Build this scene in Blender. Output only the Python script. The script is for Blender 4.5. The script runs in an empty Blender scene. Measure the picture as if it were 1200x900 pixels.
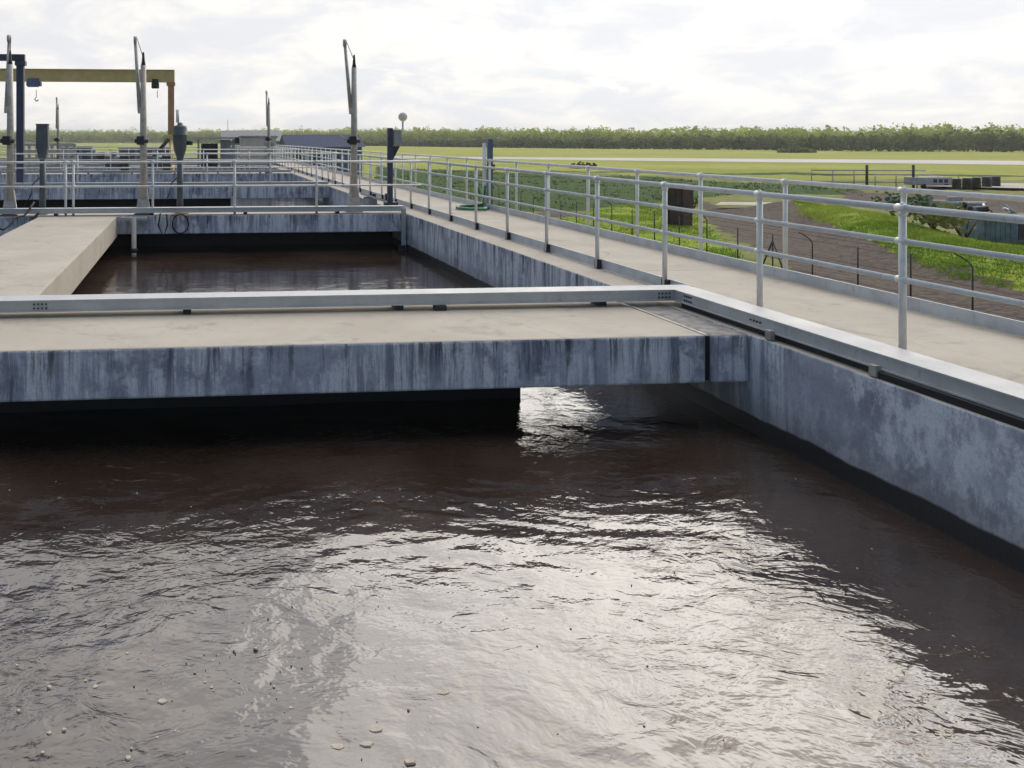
import bpy, bmesh, math, random
from mathutils import Vector, noise as mnoise
R = math.radians
random.seed(7)
scene = bpy.context.scene
COL = scene.collection

# ------------------------------------------------------------------ camera facts
H = 1.537                       # eye height over the deck (deck top is z = 0)
TH = math.atan(102 / 1050)      # camera yaw, to the right of the walkway direction (+y)
F, CX, CY = 1050.0, 330.0, 163.0
ST, CT = math.sin(TH), math.cos(TH)
ZG = -3.5                       # ground around the basins
ZW = -0.76                      # water level

def ground_pt(px, py, z=ZG):
    d = (H - z) * F / (py - CY)
    cx = (px - CX) / F * d
    return (cx * CT + d * ST, d * CT - cx * ST)
def x_at(px, y):
    k = (px - CX) / F
    return y * (ST + k * CT) / (CT - k * ST)
def z_at(py, x, y):
    return H - (py - CY) * (x * ST + y * CT) / F

# ------------------------------------------------------------------ materials
class NT:
    def __init__(s, name):
        s.m = bpy.data.materials.new(name); s.m.use_nodes = True
        s.t = s.m.node_tree; s.n = s.t.nodes; s.l = s.t.links
        s.bsdf = s.n['Principled BSDF']; s.out = s.n['Material Output']
        s.geo = s.n.new('ShaderNodeNewGeometry')
        s.pos = s.geo.outputs['Position']
    def link(s, a, b): s.l.new(a, b)
    def put(s, sock, v):
        if hasattr(v, 'is_output'): s.l.new(v, sock)
        else:
            if isinstance(v, tuple) and len(v) == 3 and sock.type == 'RGBA': v = (*v, 1)
            sock.default_value = v
    def scale(s, v, sc):
        n = s.n.new('ShaderNodeVectorMath'); n.operation = 'MULTIPLY'
        s.put(n.inputs[0], v); n.inputs[1].default_value = sc; return n.outputs[0]
    def vadd(s, a, b):
        n = s.n.new('ShaderNodeVectorMath'); n.operation = 'ADD'
        s.put(n.inputs[0], a); s.put(n.inputs[1], b); return n.outputs[0]
    def noise(s, v, scale=1, detail=4, rough=.55, dist=0, color=False):
        n = s.n.new('ShaderNodeTexNoise'); s.put(n.inputs['Vector'], v)
        n.inputs['Scale'].default_value = scale; n.inputs['Detail'].default_value = detail
        n.inputs['Roughness'].default_value = rough; n.inputs['Distortion'].default_value = dist
        return n.outputs['Color' if color else 'Fac']
    def voro(s, v, scale=1, feature='F1', rnd=1):
        n = s.n.new('ShaderNodeTexVoronoi'); n.feature = feature; s.put(n.inputs['Vector'], v)
        n.inputs['Scale'].default_value = scale; n.inputs['Randomness'].default_value = rnd
        return n.outputs['Distance']
    def ramp(s, f, lo, hi, a=0., b=1., smooth=True):
        n = s.n.new('ShaderNodeMapRange'); n.interpolation_type = 'SMOOTHSTEP' if smooth else 'LINEAR'
        s.put(n.inputs[0], f); n.inputs[1].default_value = lo; n.inputs[2].default_value = hi
        n.inputs[3].default_value = a; n.inputs[4].default_value = b; return n.outputs[0]
    def math(s, op, a, b=0., c=None):
        n = s.n.new('ShaderNodeMath'); n.operation = op
        s.put(n.inputs[0], a); s.put(n.inputs[1], b)
        if c is not None: s.put(n.inputs[2], c)
        return n.outputs[0]
    def mix(s, f, a, b):
        n = s.n.new('ShaderNodeMix'); n.data_type = 'RGBA'
        s.put(n.inputs[0], f); s.put(n.inputs[6], a); s.put(n.inputs[7], b); return n.outputs[2]
    def sep(s, v):
        n = s.n.new('ShaderNodeSeparateXYZ'); s.put(n.inputs[0], v); return n.outputs
    def attr(s, name):
        n = s.n.new('ShaderNodeAttribute'); n.attribute_name = name; return n.outputs['Fac']
    def bump(s, hgt, strength=.3, dist=.02, prev=None):
        n = s.n.new('ShaderNodeBump'); n.inputs['Strength'].default_value = strength
        n.inputs['Distance'].default_value = dist; s.put(n.inputs['Height'], hgt)
        if prev is not None: s.put(n.inputs['Normal'], prev)
        return n.outputs[0]
    def done(s, color, rough=.7, metal=0., normal=None, spec=None):
        s.put(s.bsdf.inputs['Base Color'], color); s.put(s.bsdf.inputs['Roughness'], rough)
        s.put(s.bsdf.inputs['Metallic'], metal)
        if normal is not None: s.put(s.bsdf.inputs['Normal'], normal)
        if spec is not None: s.bsdf.inputs['Specular IOR Level'].default_value = spec
        return s.m

def mat_metal(name, col, col2, metal=.6, rough=.45, sc=6, dirt=(.12, .11, .1), dirt_amt=.35):
    t = NT(name)
    n = t.noise(t.pos, sc, 5, .6)
    c = t.mix(t.ramp(n, .35, .65), col, col2)
    d = t.noise(t.scale(t.pos, (9, 9, 3)), 2.3, 6, .7)
    c = t.mix(t.math('MULTIPLY', t.ramp(d, .55, .75), dirt_amt), c, dirt)
    r = t.ramp(n, .3, .7, rough - .1, rough + .15)
    b = t.bump(t.noise(t.pos, 60, 3), .15, .003)
    return t.done(c, r, metal, b)

def mat_paint(name, col, col2, rough=.5, chip=(.10, .06, .04), chip_amt=.6):
    t = NT(name)
    n = t.noise(t.pos, 3, 5, .6)
    c = t.mix(t.ramp(n, .35, .65), col, col2)
    d = t.noise(t.pos, 9, 7, .75)
    c = t.mix(t.math('MULTIPLY', t.ramp(d, .6, .7), chip_amt), c, chip)
    return t.done(c, rough, 0, t.bump(d, .1, .004))

def mat_concrete_top():
    t = NT('trowelled_concrete')
    a = t.noise(t.pos, .9, 5, .6); b = t.noise(t.pos, 7, 6, .65); g = t.noise(t.pos, 160, 2, .5)
    c = t.mix(t.ramp(a, .3, .7), (.41, .355, .285), (.50, .44, .36))
    c = t.mix(t.math('MULTIPLY', t.ramp(b, .5, .75), .35), c, (.28, .26, .24))
    spot = t.noise(t.pos, 2.1, 6, .7, 1.0)
    c = t.mix(t.math('MULTIPLY', t.ramp(spot, .55, .68), .55), c, (.24, .225, .205))
    c = t.mix(t.math('MULTIPLY', t.ramp(g, .4, .7), .25), c, (.30, .28, .25))
    broom = t.noise(t.scale(t.pos, (8, 120, 1)), 1, 2)
    ck = t.n.new('ShaderNodeTexVoronoi'); ck.feature = 'DISTANCE_TO_EDGE'; ck.inputs['Scale'].default_value = .42
    t.put(ck.inputs['Vector'], t.vadd(t.pos, t.scale(t.noise(t.pos, 2.5, 6, .7, 0, True), (.7, .7, 0))))
    c = t.mix(t.math('MULTIPLY', t.ramp(ck.outputs['Distance'], .004, .001), .2), c, (.16, .145, .125))
    bm = t.bump(g, .25, .004); bm = t.bump(broom, .12, .004, bm)
    return t.done(c, .85, 0, bm)

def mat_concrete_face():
    # formwork face, bluish grey of skylit shade painted into the colour, dark runs and pale lime blooms, wet and black at the waterline
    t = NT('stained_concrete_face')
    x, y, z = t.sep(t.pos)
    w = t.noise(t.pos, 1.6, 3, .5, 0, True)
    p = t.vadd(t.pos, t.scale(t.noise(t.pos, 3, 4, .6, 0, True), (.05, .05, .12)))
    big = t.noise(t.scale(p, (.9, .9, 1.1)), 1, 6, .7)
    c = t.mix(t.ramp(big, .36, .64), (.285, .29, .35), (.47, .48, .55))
    blot = t.noise(t.scale(t.vadd(p, (2, 9, 4)), (3.5, 3.5, 2.2)), 1, 7, .75)
    c = t.mix(t.math('MULTIPLY', t.ramp(blot, .5, .66), .55), c, (.24, .24, .32))
    sm = t.math('MULTIPLY', t.ramp(t.noise(t.vadd(t.pos, (1.7, 6.1, 0)), .55, 4, .6), .40, .60, .15, 1.), t.ramp(y, 5.5, 6.6, .25, 1.))
    run1 = t.noise(t.scale(p, (6.5, 6.5, .35)), 1, 7, .72)
    c = t.mix(t.math('MULTIPLY', t.ramp(run1, .50, .60), t.math('MULTIPLY', sm, .85)), c, (.075, .085, .115))
    run3 = t.noise(t.scale(t.vadd(p, (5.5, 2.5, 1)), (24, 24, .8)), 1, 5, .7)
    c = t.mix(t.math('MULTIPLY', t.ramp(run3, .50, .66), t.math('MULTIPLY', sm, .45)), c, (.09, .10, .14))
    run2 = t.noise(t.scale(t.vadd(p, (13.1, 4.2, 7.7)), (10, 10, .5)), 1, 7, .75)
    patch = t.ramp(t.noise(t.vadd(t.pos, (3.3, 8.8, 0)), 1.6, 6, .7), .41, .51)
    iso = t.noise(t.scale(t.vadd(p, (6, 1, 3)), (5, 5, 3)), 1, 7, .78)
    near = t.ramp(y, 6.6, 5.6)
    sel = t.math('ADD', t.math('MULTIPLY', iso, near), t.math('MULTIPLY', run2, t.math('SUBTRACT', 1., near)))
    lime = t.math('MULTIPLY', t.ramp(sel, .42, .56), patch)
    c = t.mix(t.math('MULTIPLY', lime, .85), c, (.76, .77, .80))
    crust = t.math('MULTIPLY', t.ramp(t.noise(t.scale(p, (9, 9, 3)), 1, 6, .7), .46, .6), t.math('MULTIPLY', t.ramp(z, -.27, -.36), t.ramp(z, -.50, -.375)))
    c = t.mix(t.math('MULTIPLY', crust, .7), c, (.52, .55, .60))
    drip = t.noise(t.scale(t.vadd(p, (31, 17, 2)), (15, 15, .3)), 1, 5, .65)
    dm = t.math('MULTIPLY', t.ramp(drip, .53, .62), t.ramp(t.math('ADD', z, t.math('MULTIPLY', t.noise(t.scale(p, (8, 8, .3)), 1, 2), .35)), -.12, .14))
    dm = t.math('MULTIPLY', dm, t.ramp(t.math('ADD', y, t.math('MULTIPLY', t.noise(t.pos, .8, 2), 1.5)), 6.6, 7.6, .12, 1.))
    c = t.mix(t.math('MULTIPLY', dm, .85), c, (.035, .042, .055))
    gr = t.noise(t.pos, 45, 5, .75)
    c = t.mix(t.math('MULTIPLY', t.ramp(gr, .46, .72), .35), c, (.16, .17, .22))
    gr2 = t.noise(t.vadd(t.pos, (4, 4, 4)), 70, 4, .75)
    c = t.mix(t.math('MULTIPLY', t.ramp(gr2, .54, .7), .3), c, (.55, .57, .62))
    # tide mark, warm grey just above and black at the water
    e = t.math('ADD', z, t.math('MULTIPLY', t.noise(t.scale(t.pos, (3, 3, 1)), 1, 4), .05))
    c = t.mix(t.math('MULTIPLY', t.ramp(e, -.36, -.58), .55), c, (.24, .235, .225))
    wet = t.ramp(e, -.585, -.61)
    c = t.mix(wet, c, (.034, .031, .030))
    rough = t.math('SUBTRACT', .85, t.math('MULTIPLY', wet, .35))
    pits = t.ramp(t.voro(t.vadd(t.pos, t.scale(w, (.05, .05, .05))), 26), 0, .16)
    bm = t.bump(gr, .35, .006); bm = t.bump(pits, .25, .006, bm); bm = t.bump(run2, .15, .01, bm)
    return t.done(c, rough, 0, bm)

def mat_flat(name, col, rough=.6, metal=0., sc=5, amt=.25):
    t = NT(name)
    n = t.noise(t.pos, sc, 5, .65)
    c = t.mix(t.ramp(n, .3, .7), tuple(v * (1 - amt) for v in col), tuple(min(1, v * (1 + amt)) for v in col))
    return t.done(c, rough, metal, t.bump(n, .15, .01))

def mat_water():
    t = NT('murky_process_water')
    w = t.noise(t.pos, .55, 3, .5, 0, True)
    p = t.vadd(t.pos, t.scale(w, (.7, .7, 0)))
    calm = t.ramp(t.noise(t.vadd(t.pos, (5, 2, 0)), .75, 3), .38, .66)
    a = t.noise(t.scale(p, (3.2, 4.2, 1)), 1, 4, .55)
    b = t.noise(t.scale(p, (6, 8.5, 1)), 1, 3, .5, 1.4)
    f = t.noise(t.scale(p, (30, 36, 1)), 1, 3, .6)
    far = t.ramp(t.sep(t.pos)[1], 8.2, 9.5, 1., .3)
    calm = t.math('MULTIPLY', calm, far); a = t.math('MULTIPLY', a, far)
    bm = t.bump(a, .30, .05)
    hb = t.math('MULTIPLY', b, t.math('ADD', .06, calm))
    bm = t.bump(hb, .42, .020, bm)
    hf = t.math('MULTIPLY', f, t.math('ADD', .04, calm))
    bm = t.bump(hf, .07, .005, bm)
    c = t.mix(t.ramp(t.noise(p, .8, 4), .35, .65), (.034, .022, .016), (.060, .042, .032))
    # thin scum streaks drawn out by the current
    scum = t.noise(t.scale(p, (3.5, 11, 1)), 1.6, 7, .72, .8)
    fm = t.math('MULTIPLY', t.ramp(scum, .57, .70), t.ramp(t.noise(t.vadd(t.pos, (9, 9, 0)), .5, 3), .45, .65))
    c = t.mix(t.math('MULTIPLY', fm, .35), c, (.30, .26, .21))
    t.bsdf.inputs['IOR'].default_value = 1.62
    return t.done(c, t.math('ADD', .07, t.math('MULTIPLY', fm, .25)), 0, bm)

def mat_ground():
    t = NT('rough_grassland')
    a = t.noise(t.pos, .03, 6, .6); b = t.noise(t.pos, .35, 6, .7); g = t.noise(t.pos, 3.5, 5, .7)
    st = t.noise(t.scale(t.pos, (.02, .12, 1)), 1, 5, .65)
    c = t.mix(t.ramp(a, .35, .65), (.30, .32, .055), (.39, .385, .085))
    c = t.mix(t.math('MULTIPLY', t.ramp(st, .45, .65), .5), c, (.23, .29, .05))
    c = t.mix(t.math('MULTIPLY', t.ramp(b, .45, .7), .35), c, (.19, .21, .06))
    j = t.math('MULTIPLY', t.math('SUBTRACT', b, .5), .9)
    j = t.math('ADD', j, t.math('MULTIPLY', t.math('SUBTRACT', g, .5), .5))
    def zone(name, col1, col2, c, nz):
        m = t.ramp(t.math('ADD', t.attr(name), j), .38, .62)
        return t.mix(m, c, t.mix(t.ramp(nz, .35, .65), col1, col2))
    c = zone('yard', (.17, .20, .05), (.27, .26, .10), c, b)
    c = zone('reed', (.035, .075, .018), (.075, .125, .032), c, g)
    c = zone('lush', (.17, .29, .025), (.32, .37, .05), c, b)
    c = zone('dirt', (.085, .065, .055), (.17, .135, .11), c, g)
    c = t.mix(t.math('MULTIPLY', t.ramp(g, .5, .75), .35), c, (.04, .05, .02))
    bm = t.bump(g, .8, .25)
    return t.done(c, .95, 0, bm, .1)

def mat_leaf(name, c1, c2, trans=.35):
    t = NT(name)
    n = t.noise(t.pos, .09, 4, .6); m = t.noise(t.pos, .9, 3, .6)
    c = t.mix(t.ramp(n, .35, .65), c1, c2)
    c = t.mix(t.math('MULTIPLY', t.ramp(m, .4, .7), .5), c, tuple(v * .5 for v in c1))
    t.done(c, .7, 0, None, .2)
    tr = t.n.new('ShaderNodeBsdfTranslucent'); t.put(tr.inputs[0], c)
    mx = t.n.new('ShaderNodeMixShader'); mx.inputs[0].default_value = trans
    t.link(t.bsdf.outputs[0], mx.inputs[1]); t.link(tr.outputs[0], mx.inputs[2]); t.link(mx.outputs[0], t.out.inputs[0])
    return t.m

M = dict(
    rail=mat_metal('galvanised_rail', (.64, .635, .62), (.74, .735, .72), .2, .5),
    channel=mat_metal('aluminium_channel', (.40, .405, .41), (.50, .505, .50), .25, .6, 3),
    toe=mat_metal('toe_board_metal', (.42, .45, .49), (.55, .58, .61), .35, .5, 4),
    steel=mat_metal('weathered_steel', (.36, .335, .30), (.50, .47, .43), .3, .55, 8, (.15, .10, .07), .5),
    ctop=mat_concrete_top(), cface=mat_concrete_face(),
    navy=mat_paint('navy_paint', (.018, .026, .065), (.03, .042, .09)),
    blue=mat_paint('blue_paint', (.07, .10, .20), (.10, .135, .25)),
    slate=mat_paint('slate_paint', (.055, .07, .082), (.085, .10, .115)),
    yellow=mat_paint('mustard_paint', (.50, .38, .16), (.58, .45, .2), .55, (.18, .10, .05), .5),
    rust=mat_paint('rusty_paint', (.32, .18, .09), (.40, .24, .13), .65, (.14, .07, .04), .7),
    lilac=mat_flat('dull_pale_panel', (.36, .35, .38), .8, 0, 3, .15),
    black=mat_flat('black_rubber', (.012, .012, .014), .6),  # rubber for hoses and wheels, also the painted gap shade
    dark=mat_flat('dark_iron', (.03, .03, .034), .55, .2),
    slime=mat_flat('black_slime', (.012, .012, .013), .5),  # near-black colour stands in for the shade under the slabs
    grime=mat_flat('grimy_concrete', (.24, .225, .21), .85, 0, 9, .35),
    sealant=mat_flat('pale_sealant', (.52, .47, .40), .8),
    white=mat_flat('white_paint', (.70, .70, .68), .5, 0, 3, .1),
    pale=mat_flat('pale_render', (.46, .43, .39), .8, 0, 3, .12),
    grey=mat_flat('grey_paint', (.26, .28, .30), .6, 0, 3, .2),
    roofblue=mat_flat('blue_roof_sheet', (.03, .045, .10), .9, 0, 2, .2),
    hose=mat_flat('green_hose', (.012, .16, .07), .45),
    brown=mat_flat('rust_brown_steel', (.065, .03, .025), .75, 0, 2, .35),
    tank=mat_flat('blue_grey_tank', (.15, .20, .24), .95, 0, 2, .3),
    orange=mat_flat('orange_tag', (.5, .2, .04), .6),
    road=mat_flat('pale_gravel_road', (.50, .46, .42), .95, 0, .05, .12),
    track=mat_flat('dusty_track', (.40, .36, .30), .95, 0, .4, .2),
    post=mat_flat('dark_fence_steel', (.05, .045, .045), .6, .2),
    foam=mat_flat('cream_foam', (.46, .39, .31), .8, 0, 60, .15),
    wood_far=mat_leaf('woodland_leaf', (.30, .38, .06), (.46, .50, .11), .5),
    wood_near=mat_leaf('dark_scrub_leaf', (.10, .145, .035), (.17, .20, .06), .4),
    shrub=mat_leaf('shrub_leaf', (.16, .20, .05), (.28, .27, .09)),
    reedm=mat_leaf('reed_leaf', (.045, .095, .022), (.085, .14, .035)),
    water=mat_water(), ground=mat_ground(),
)

# ------------------------------------------------------------------ mesh builder
class MB:
    def __init__(s): s.bm = bmesh.new()
    def box(s, x0, x1, y0, y1, z0, z1, bev=0., seg=2):
        vs = [s.bm.verts.new((x, y, z)) for x in (x0, x1) for y in (y0, y1) for z in (z0, z1)]
        q = [(0, 1, 3, 2), (4, 6, 7, 5), (0, 4, 5, 1), (2, 3, 7, 6), (0, 2, 6, 4), (1, 5, 7, 3)]
        fs = [s.bm.faces.new([vs[i] for i in f]) for f in q]
        if bev > 0:
            es = list({e for f in fs for e in f.edges})
            bmesh.ops.bevel(s.bm, geom=es, offset=bev, segments=seg, profile=.5, affect='EDGES')
        return s
    def tube(s, pts, r, n=10, caps=True):
        pts = [Vector(p) for p in pts]; rings = []
        rr = r if isinstance(r, (list, tuple)) else [r] * len(pts)
        for i, p in enumerate(pts):
            t = (pts[min(i + 1, len(pts) - 1)] - pts[max(i - 1, 0)]).normalized()
            a = Vector((0, 0, 1)) if abs(t.z) < .9 else Vector((1, 0, 0))
            u = t.cross(a).normalized(); v = t.cross(u)
            rings.append([s.bm.verts.new(p + rr[i] * (math.cos(2 * math.pi * k / n) * u + math.sin(2 * math.pi * k / n) * v)) for k in range(n)])
        for A, B in zip(rings, rings[1:]):
            for k in range(n):
                f = s.bm.faces.new((A[k], A[(k + 1) % n], B[(k + 1) % n], B[k])); f.smooth = True
        if caps:
            s.bm.faces.new(rings[0][::-1]); s.bm.faces.new(rings[-1])
        return s
    def lathe(s, prof, n=14, c=(0, 0)):
        rings = [[s.bm.verts.new((c[0] + r * math.cos(2 * math.pi * k / n), c[1] + r * math.sin(2 * math.pi * k / n), z)) for k in range(n)] for r, z in prof]
        for A, B in zip(rings, rings[1:]):
            for k in range(n):
                f = s.bm.faces.new((A[k], A[(k + 1) % n], B[(k + 1) % n], B[k])); f.smooth = True
        s.bm.faces.new(rings[0][::-1]); s.bm.faces.new(rings[-1]); return s
    def extrude(s, prof, a, b):
        """prof: closed list of (u, z); a, b: functions giving the 3-D point at each end"""
        A = [s.bm.verts.new(a(u, z)) for u, z in prof]; B = [s.bm.verts.new(b(u, z)) for u, z in prof]
        n = len(prof)
        for k in range(n): s.bm.faces.new((A[k], A[(k + 1) % n], B[(k + 1) % n], B[k]))
        s.bm.faces.new(A[::-1]); s.bm.faces.new(B); return s
    def quad(s, a, b, c, d):
        s.bm.faces.new([s.bm.verts.new(p) for p in (a, b, c, d)]); return s
    def build(s, name, mat, parent=None, loc=(0, 0, 0), mats=None, recalc=True):
        if recalc: bmesh.ops.recalc_face_normals(s.bm, faces=s.bm.faces)
        me = bpy.data.meshes.new(name); s.bm.to_mesh(me); s.bm.free()
        for m in (mats or [mat]): me.materials.append(m)
        o = bpy.data.objects.new(name, me); COL.objects.link(o)
        o.location = loc
        if parent is not None: o.parent = parent
        return o

def tag(o, label=None, cat=None, group=None, kind=None):
    if label: o['label'] = label
    if cat: o['category'] = cat
    if group: o['group'] = group
    if kind: o['kind'] = kind
    return o
def thing(name, label, cat, loc=(0, 0, 0), rz=0, group=None):
    o = bpy.data.objects.new(name, None); COL.objects.link(o)
    o.empty_display_size = .2; o.location = loc; o.rotation_euler = (0, 0, rz)
    return tag(o, label, cat, group)
def copy_tree(o, parent=None):
    c = o.copy(); COL.objects.link(c); c.parent = parent
    for ch in list(o.children): copy_tree(ch, c)
    return c
def top_face_mat(o, idx=1, zmin=.5):
    for p in o.data.polygons:
        if p.normal.z > zmin: p.material_index = idx

# ------------------------------------------------------------------ basin concrete
WX = 4.35                        # inner face of the right basin wall
FB0, FB1 = 6.66, 8.16            # front slab, near and far edge
BEAMS = [18.2, 28.8, 40.0, 51.0, 62.0]
YEND = 74.0

wall = thing('basin_wall', 'long stained concrete basin wall running away under the walkway', 'wall', (4.55, 30, ZG))
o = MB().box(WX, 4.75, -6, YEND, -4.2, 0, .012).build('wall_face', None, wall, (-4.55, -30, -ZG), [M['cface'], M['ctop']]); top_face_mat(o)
o = MB().box(4.035, WX - .002, FB0, FB1, -.375, -.002, .018).build('corbel', None, wall, (-4.55, -30, -ZG), [M['cface'], M['grime']]); top_face_mat(o)

deck = thing('walkway_deck', 'long beige concrete walkway deck between the two railings', 'walkway', (5.7, 30, ZG))
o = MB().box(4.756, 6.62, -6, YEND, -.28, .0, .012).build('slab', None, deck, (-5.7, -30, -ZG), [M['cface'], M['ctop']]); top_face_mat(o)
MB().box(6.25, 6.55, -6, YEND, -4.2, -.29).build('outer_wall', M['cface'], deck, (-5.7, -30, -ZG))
for k in range(13): MB().box(4.80, 6.38, -2.2 + k * 6.1, -2.19 + k * 6.1, -.004, .0015).build('joint', M['ctop'], deck, (-5.7, -30, -ZG))

def cross_slab(y0, y1, x0, x1, label, lip=None):
    t = thing('cross_slab', label, 'slab', ((x0 + x1) / 2, y0, -.375), group='concrete slabs across the basins')
    m = MB().box(x0, x1, y0, y1, -.375, 0, .018)
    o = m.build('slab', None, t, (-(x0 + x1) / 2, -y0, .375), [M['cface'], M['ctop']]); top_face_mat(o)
    return t
front = cross_slab(FB0, FB1, -14, 3.985, 'nearest stained concrete slab across the basin, directly above the dark water')
x0f = (-14 + 3.985) / 2
MB().box(3.98, 4.005, FB0 + .01, 7.86, .0005, .006).build('joint_sealant', M['sealant'], front, (-x0f, -FB0, .375))
MB().box(3.97, 4.05, FB0 + .035, FB1 - .02, -.36, -.012).build('joint_filler', M['black'], front, (-x0f, -FB0, .375))
MB().box(-14, x_at(597, 8.0), 7.72, 8.02, -4, -.377).build('baffle_wall', M['slime'], front, (-x0f, -FB0, .375))
sl = ['second stained concrete slab across the basin, carrying the hoists', 'third concrete slab from the front, behind the hoist posts',
      'fourth concrete slab from the front, beyond the blue crane', 'fifth concrete slab from the front, near the yellow crane', 'farthest concrete slab across the basins']
for y, l in zip(BEAMS, sl):
    t = cross_slab(y, y + 1.6, -30, WX - .004, l)
    MB().box(-30, WX - .01 if y < 20 else x_at(272, y), y + 1.2, y + 1.45, -4, -.377).build('baffle_wall', M['slime'], t, (-(-30 + WX - .004) / 2, -y, .375))

gang = thing('side_slab', 'bare beige concrete slab leading away between two basins', 'slab', (-2.31, 8.2, -.42))
o = MB().box(-3.08, -1.54, FB1 + .006, 18.19, -.42, -.004, .015).build('slab', None, gang, (2.31, -8.2, .42), [M['ctop']])
# ledge under the near left bay and far end wall
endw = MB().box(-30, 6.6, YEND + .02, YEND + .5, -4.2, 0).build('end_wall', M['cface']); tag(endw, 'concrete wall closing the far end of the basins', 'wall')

# ------------------------------------------------------------------ edge channels
ZB, ZT, FL = .05, .15, .25
def chan_prof(fl=FL, zb=ZB, zt=ZT):   # u grows backwards from the visible face
    return [(0, zb + .010), (-.018, zb + .010), (-.018, zb), (.03, zb), (.03, zb + .012), (.012, zb + .012), (.012, zt - .012), (fl - .012, zt - .012),
            (fl - .012, zb + .02), (fl, zb + .02), (fl, zt), (-.006, zt), (-.006, zt - .014), (0, zt - .014)]
CXF, CYF = 4.41, 7.88              # faces of the two near channels; they mitre at the corner
def bolts(pts, nrm, t, off):
    for p in pts:
        p = Vector(p); n = Vector(nrm); MB().tube([p, p + n * .008], .009, 6).build('bolt', M['dark'], t, off)
def chan_x(yf, x0, x1, label, mitre=False, boltxs=()):
    t = thing('edge_channel', label, 'toe channel', ((x0 + x1) / 2, yf, 0), group='aluminium edge channels')
    off = (-(x0 + x1) / 2, -yf, 0)
    a = lambda u, z: (x0, yf + u, z)
    b = (lambda u, z: (x1 + u, yf + u, z)) if mitre else (lambda u, z: (x1, yf + u, z))
    MB().extrude(chan_prof(), a, b).build('channel', M['channel'], t, off)
    x = x0 + .6
    while x < x1: MB().box(x, x + .07, yf + .03, yf + .21, .0, ZB + .012).build('bracket', M['dark'], t, off); x += 1.9
    if boltxs:
        bolts([(bx + k * .034, yf, .115 - .035 * r) for bx in boltxs for k in range(4) for r in range(2)], (0, -1, 0), t, off)
    return t
cf = chan_x(CYF, -14, CXF, 'long grey channel along the back edge of the nearest slab', True, (x_at(40, CYF), x_at(772, CYF), ))
MB().box(x_at(508, CYF), x_at(522, CYF), CYF - .04, CYF + .02, .002, ZB - .004).build('clip', M['dark'], cf, (-(-14 + CXF) / 2, -CYF, 0))
t = thing('edge_channel', 'grey channel along the near walkway edge above the stained wall', 'toe channel', (CXF, 3, 0), group='aluminium edge channels')
MB().extrude(chan_prof(), lambda u, z: (CXF + u, -6, z), lambda u, z: (CXF + u, CYF + u, z)).build('channel', M['channel'], t, (-CXF, -3, 0))
MB().box(4.362, 4.60, -6, 5.35, .001, ZB - .002, .004).build('seal', M['black'], t, (-CXF, -3, 0))  # black strip stands in for the shade in the gap under the channel
MB().box(4.43, 4.60, 5.36, 7.8, .001, ZB - .002).build('seal', M['black'], t, (-CXF, -3, 0))  # painted gap shade continues here, set further back
for y in (6.42, 5.36, 3.2): MB().box(4.353, 4.395, y, y + .06, .004, ZB + .03, .004).build('clip', M['steel'], t, (-CXF, -3, 0))
bolts([(CXF, 6.62 + k * .04, .10) for k in range(4)] + [(CXF, 7.6 + k * .035, .12 - .04 * r) for k in range(4) for r in range(2)], (-1, 0, 0), t, (-CXF, -3, 0))
for y, l in zip(BEAMS, ['grey channel on the front edge of the second slab, under the railing', 'grey channel on the front edge of the third slab',
                        'grey channel on the front edge of the fourth slab', 'grey channel on the fifth slab', 'grey channel on the farthest slab']):
    chan_x(y + .03, -30, 4.33, l)

# ------------------------------------------------------------------ railings
TR, MR, PR = .024, .019, .024
def post_mesh(h):
    m = MB().tube([(0, 0, 0), (0, 0, h)], PR, 12)
    m.lathe([(.028, h - .05), (.031, h - .045), (.031, h - .035), (.026, h - .03)], 12)
    return m
def railing(axis, fixed, starts, zrails, label, zb=0., foot=True, feet_from=-99, toe=None, lo=None, hi=None, group='galvanised pipe railings'):
    """axis 'y': posts along y at x = fixed; axis 'x': along x at y = fixed"""
    lo = starts[0] - .8 if lo is None else lo; hi = starts[-1] + .8 if hi is None else hi
    mid = (lo + hi) / 2
    base = (fixed, mid, zb) if axis == 'y' else (mid, fixed, zb)
    t = thing('railing', label, 'railing', base, group=group)
    P = lambda a, z, o=0.: (o, a - mid, z) if axis == 'y' else (a - mid, o, z)
    first = None; ff = None
    for a in starts:
        if first is None:
            first = post_mesh(zrails[0]).build('post', M['rail'], t, P(a, 0))
        else:
            c = first.copy(); COL.objects.link(c); c.location = P(a, 0); c.parent = t
        if foot:
            if ff is None:
                ff = MB().box(-.035, .05, -.05, .05, 0, .11, .006)
                ff = ff.build('foot_bracket', M['dark'], t, P(a, 0, .02))
            else:
                if a < feet_from: continue
                c = ff.copy(); COL.objects.link(c); c.location = P(a, 0, .02); c.parent = t
    for i, z in enumerate(zrails):
        r = TR if i == 0 else MR
        m = MB().tube([P(lo, z), P(hi, z)], r, 12)
        for a in starts:                                  # tee fittings
            m.tube([P(a - .045, z), P(a + .045, z)], r + .006, 12)
            if i == 0: m.lathe([(.012, z + r), (.018, z + r + .006), (.006, z + r + .015)], 8, (P(a, 0)[0], P(a, 0)[1]))
        m.build('top_rail' if i == 0 else 'middle_rail', M['rail'], t)
    if toe:
        u0, u1, z0, z1, a0, a1 = toe
        m = MB()
        a = a0
        while a < a1 - .1:
            b = min(a + 3.05, a1)
            if axis == 'y': m.box(u0, u1, a - mid, b - mid - .004, z0, z1, .003)
            else: m.box(a - mid, b - mid - .004, u0, u1, z0, z1, .003)
            a = b
        m.build('toe_board', M['toe'], t)
    return t
inner = [4.09 - 1.54 * 3 + 1.54 * k for k in range(48)]
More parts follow.
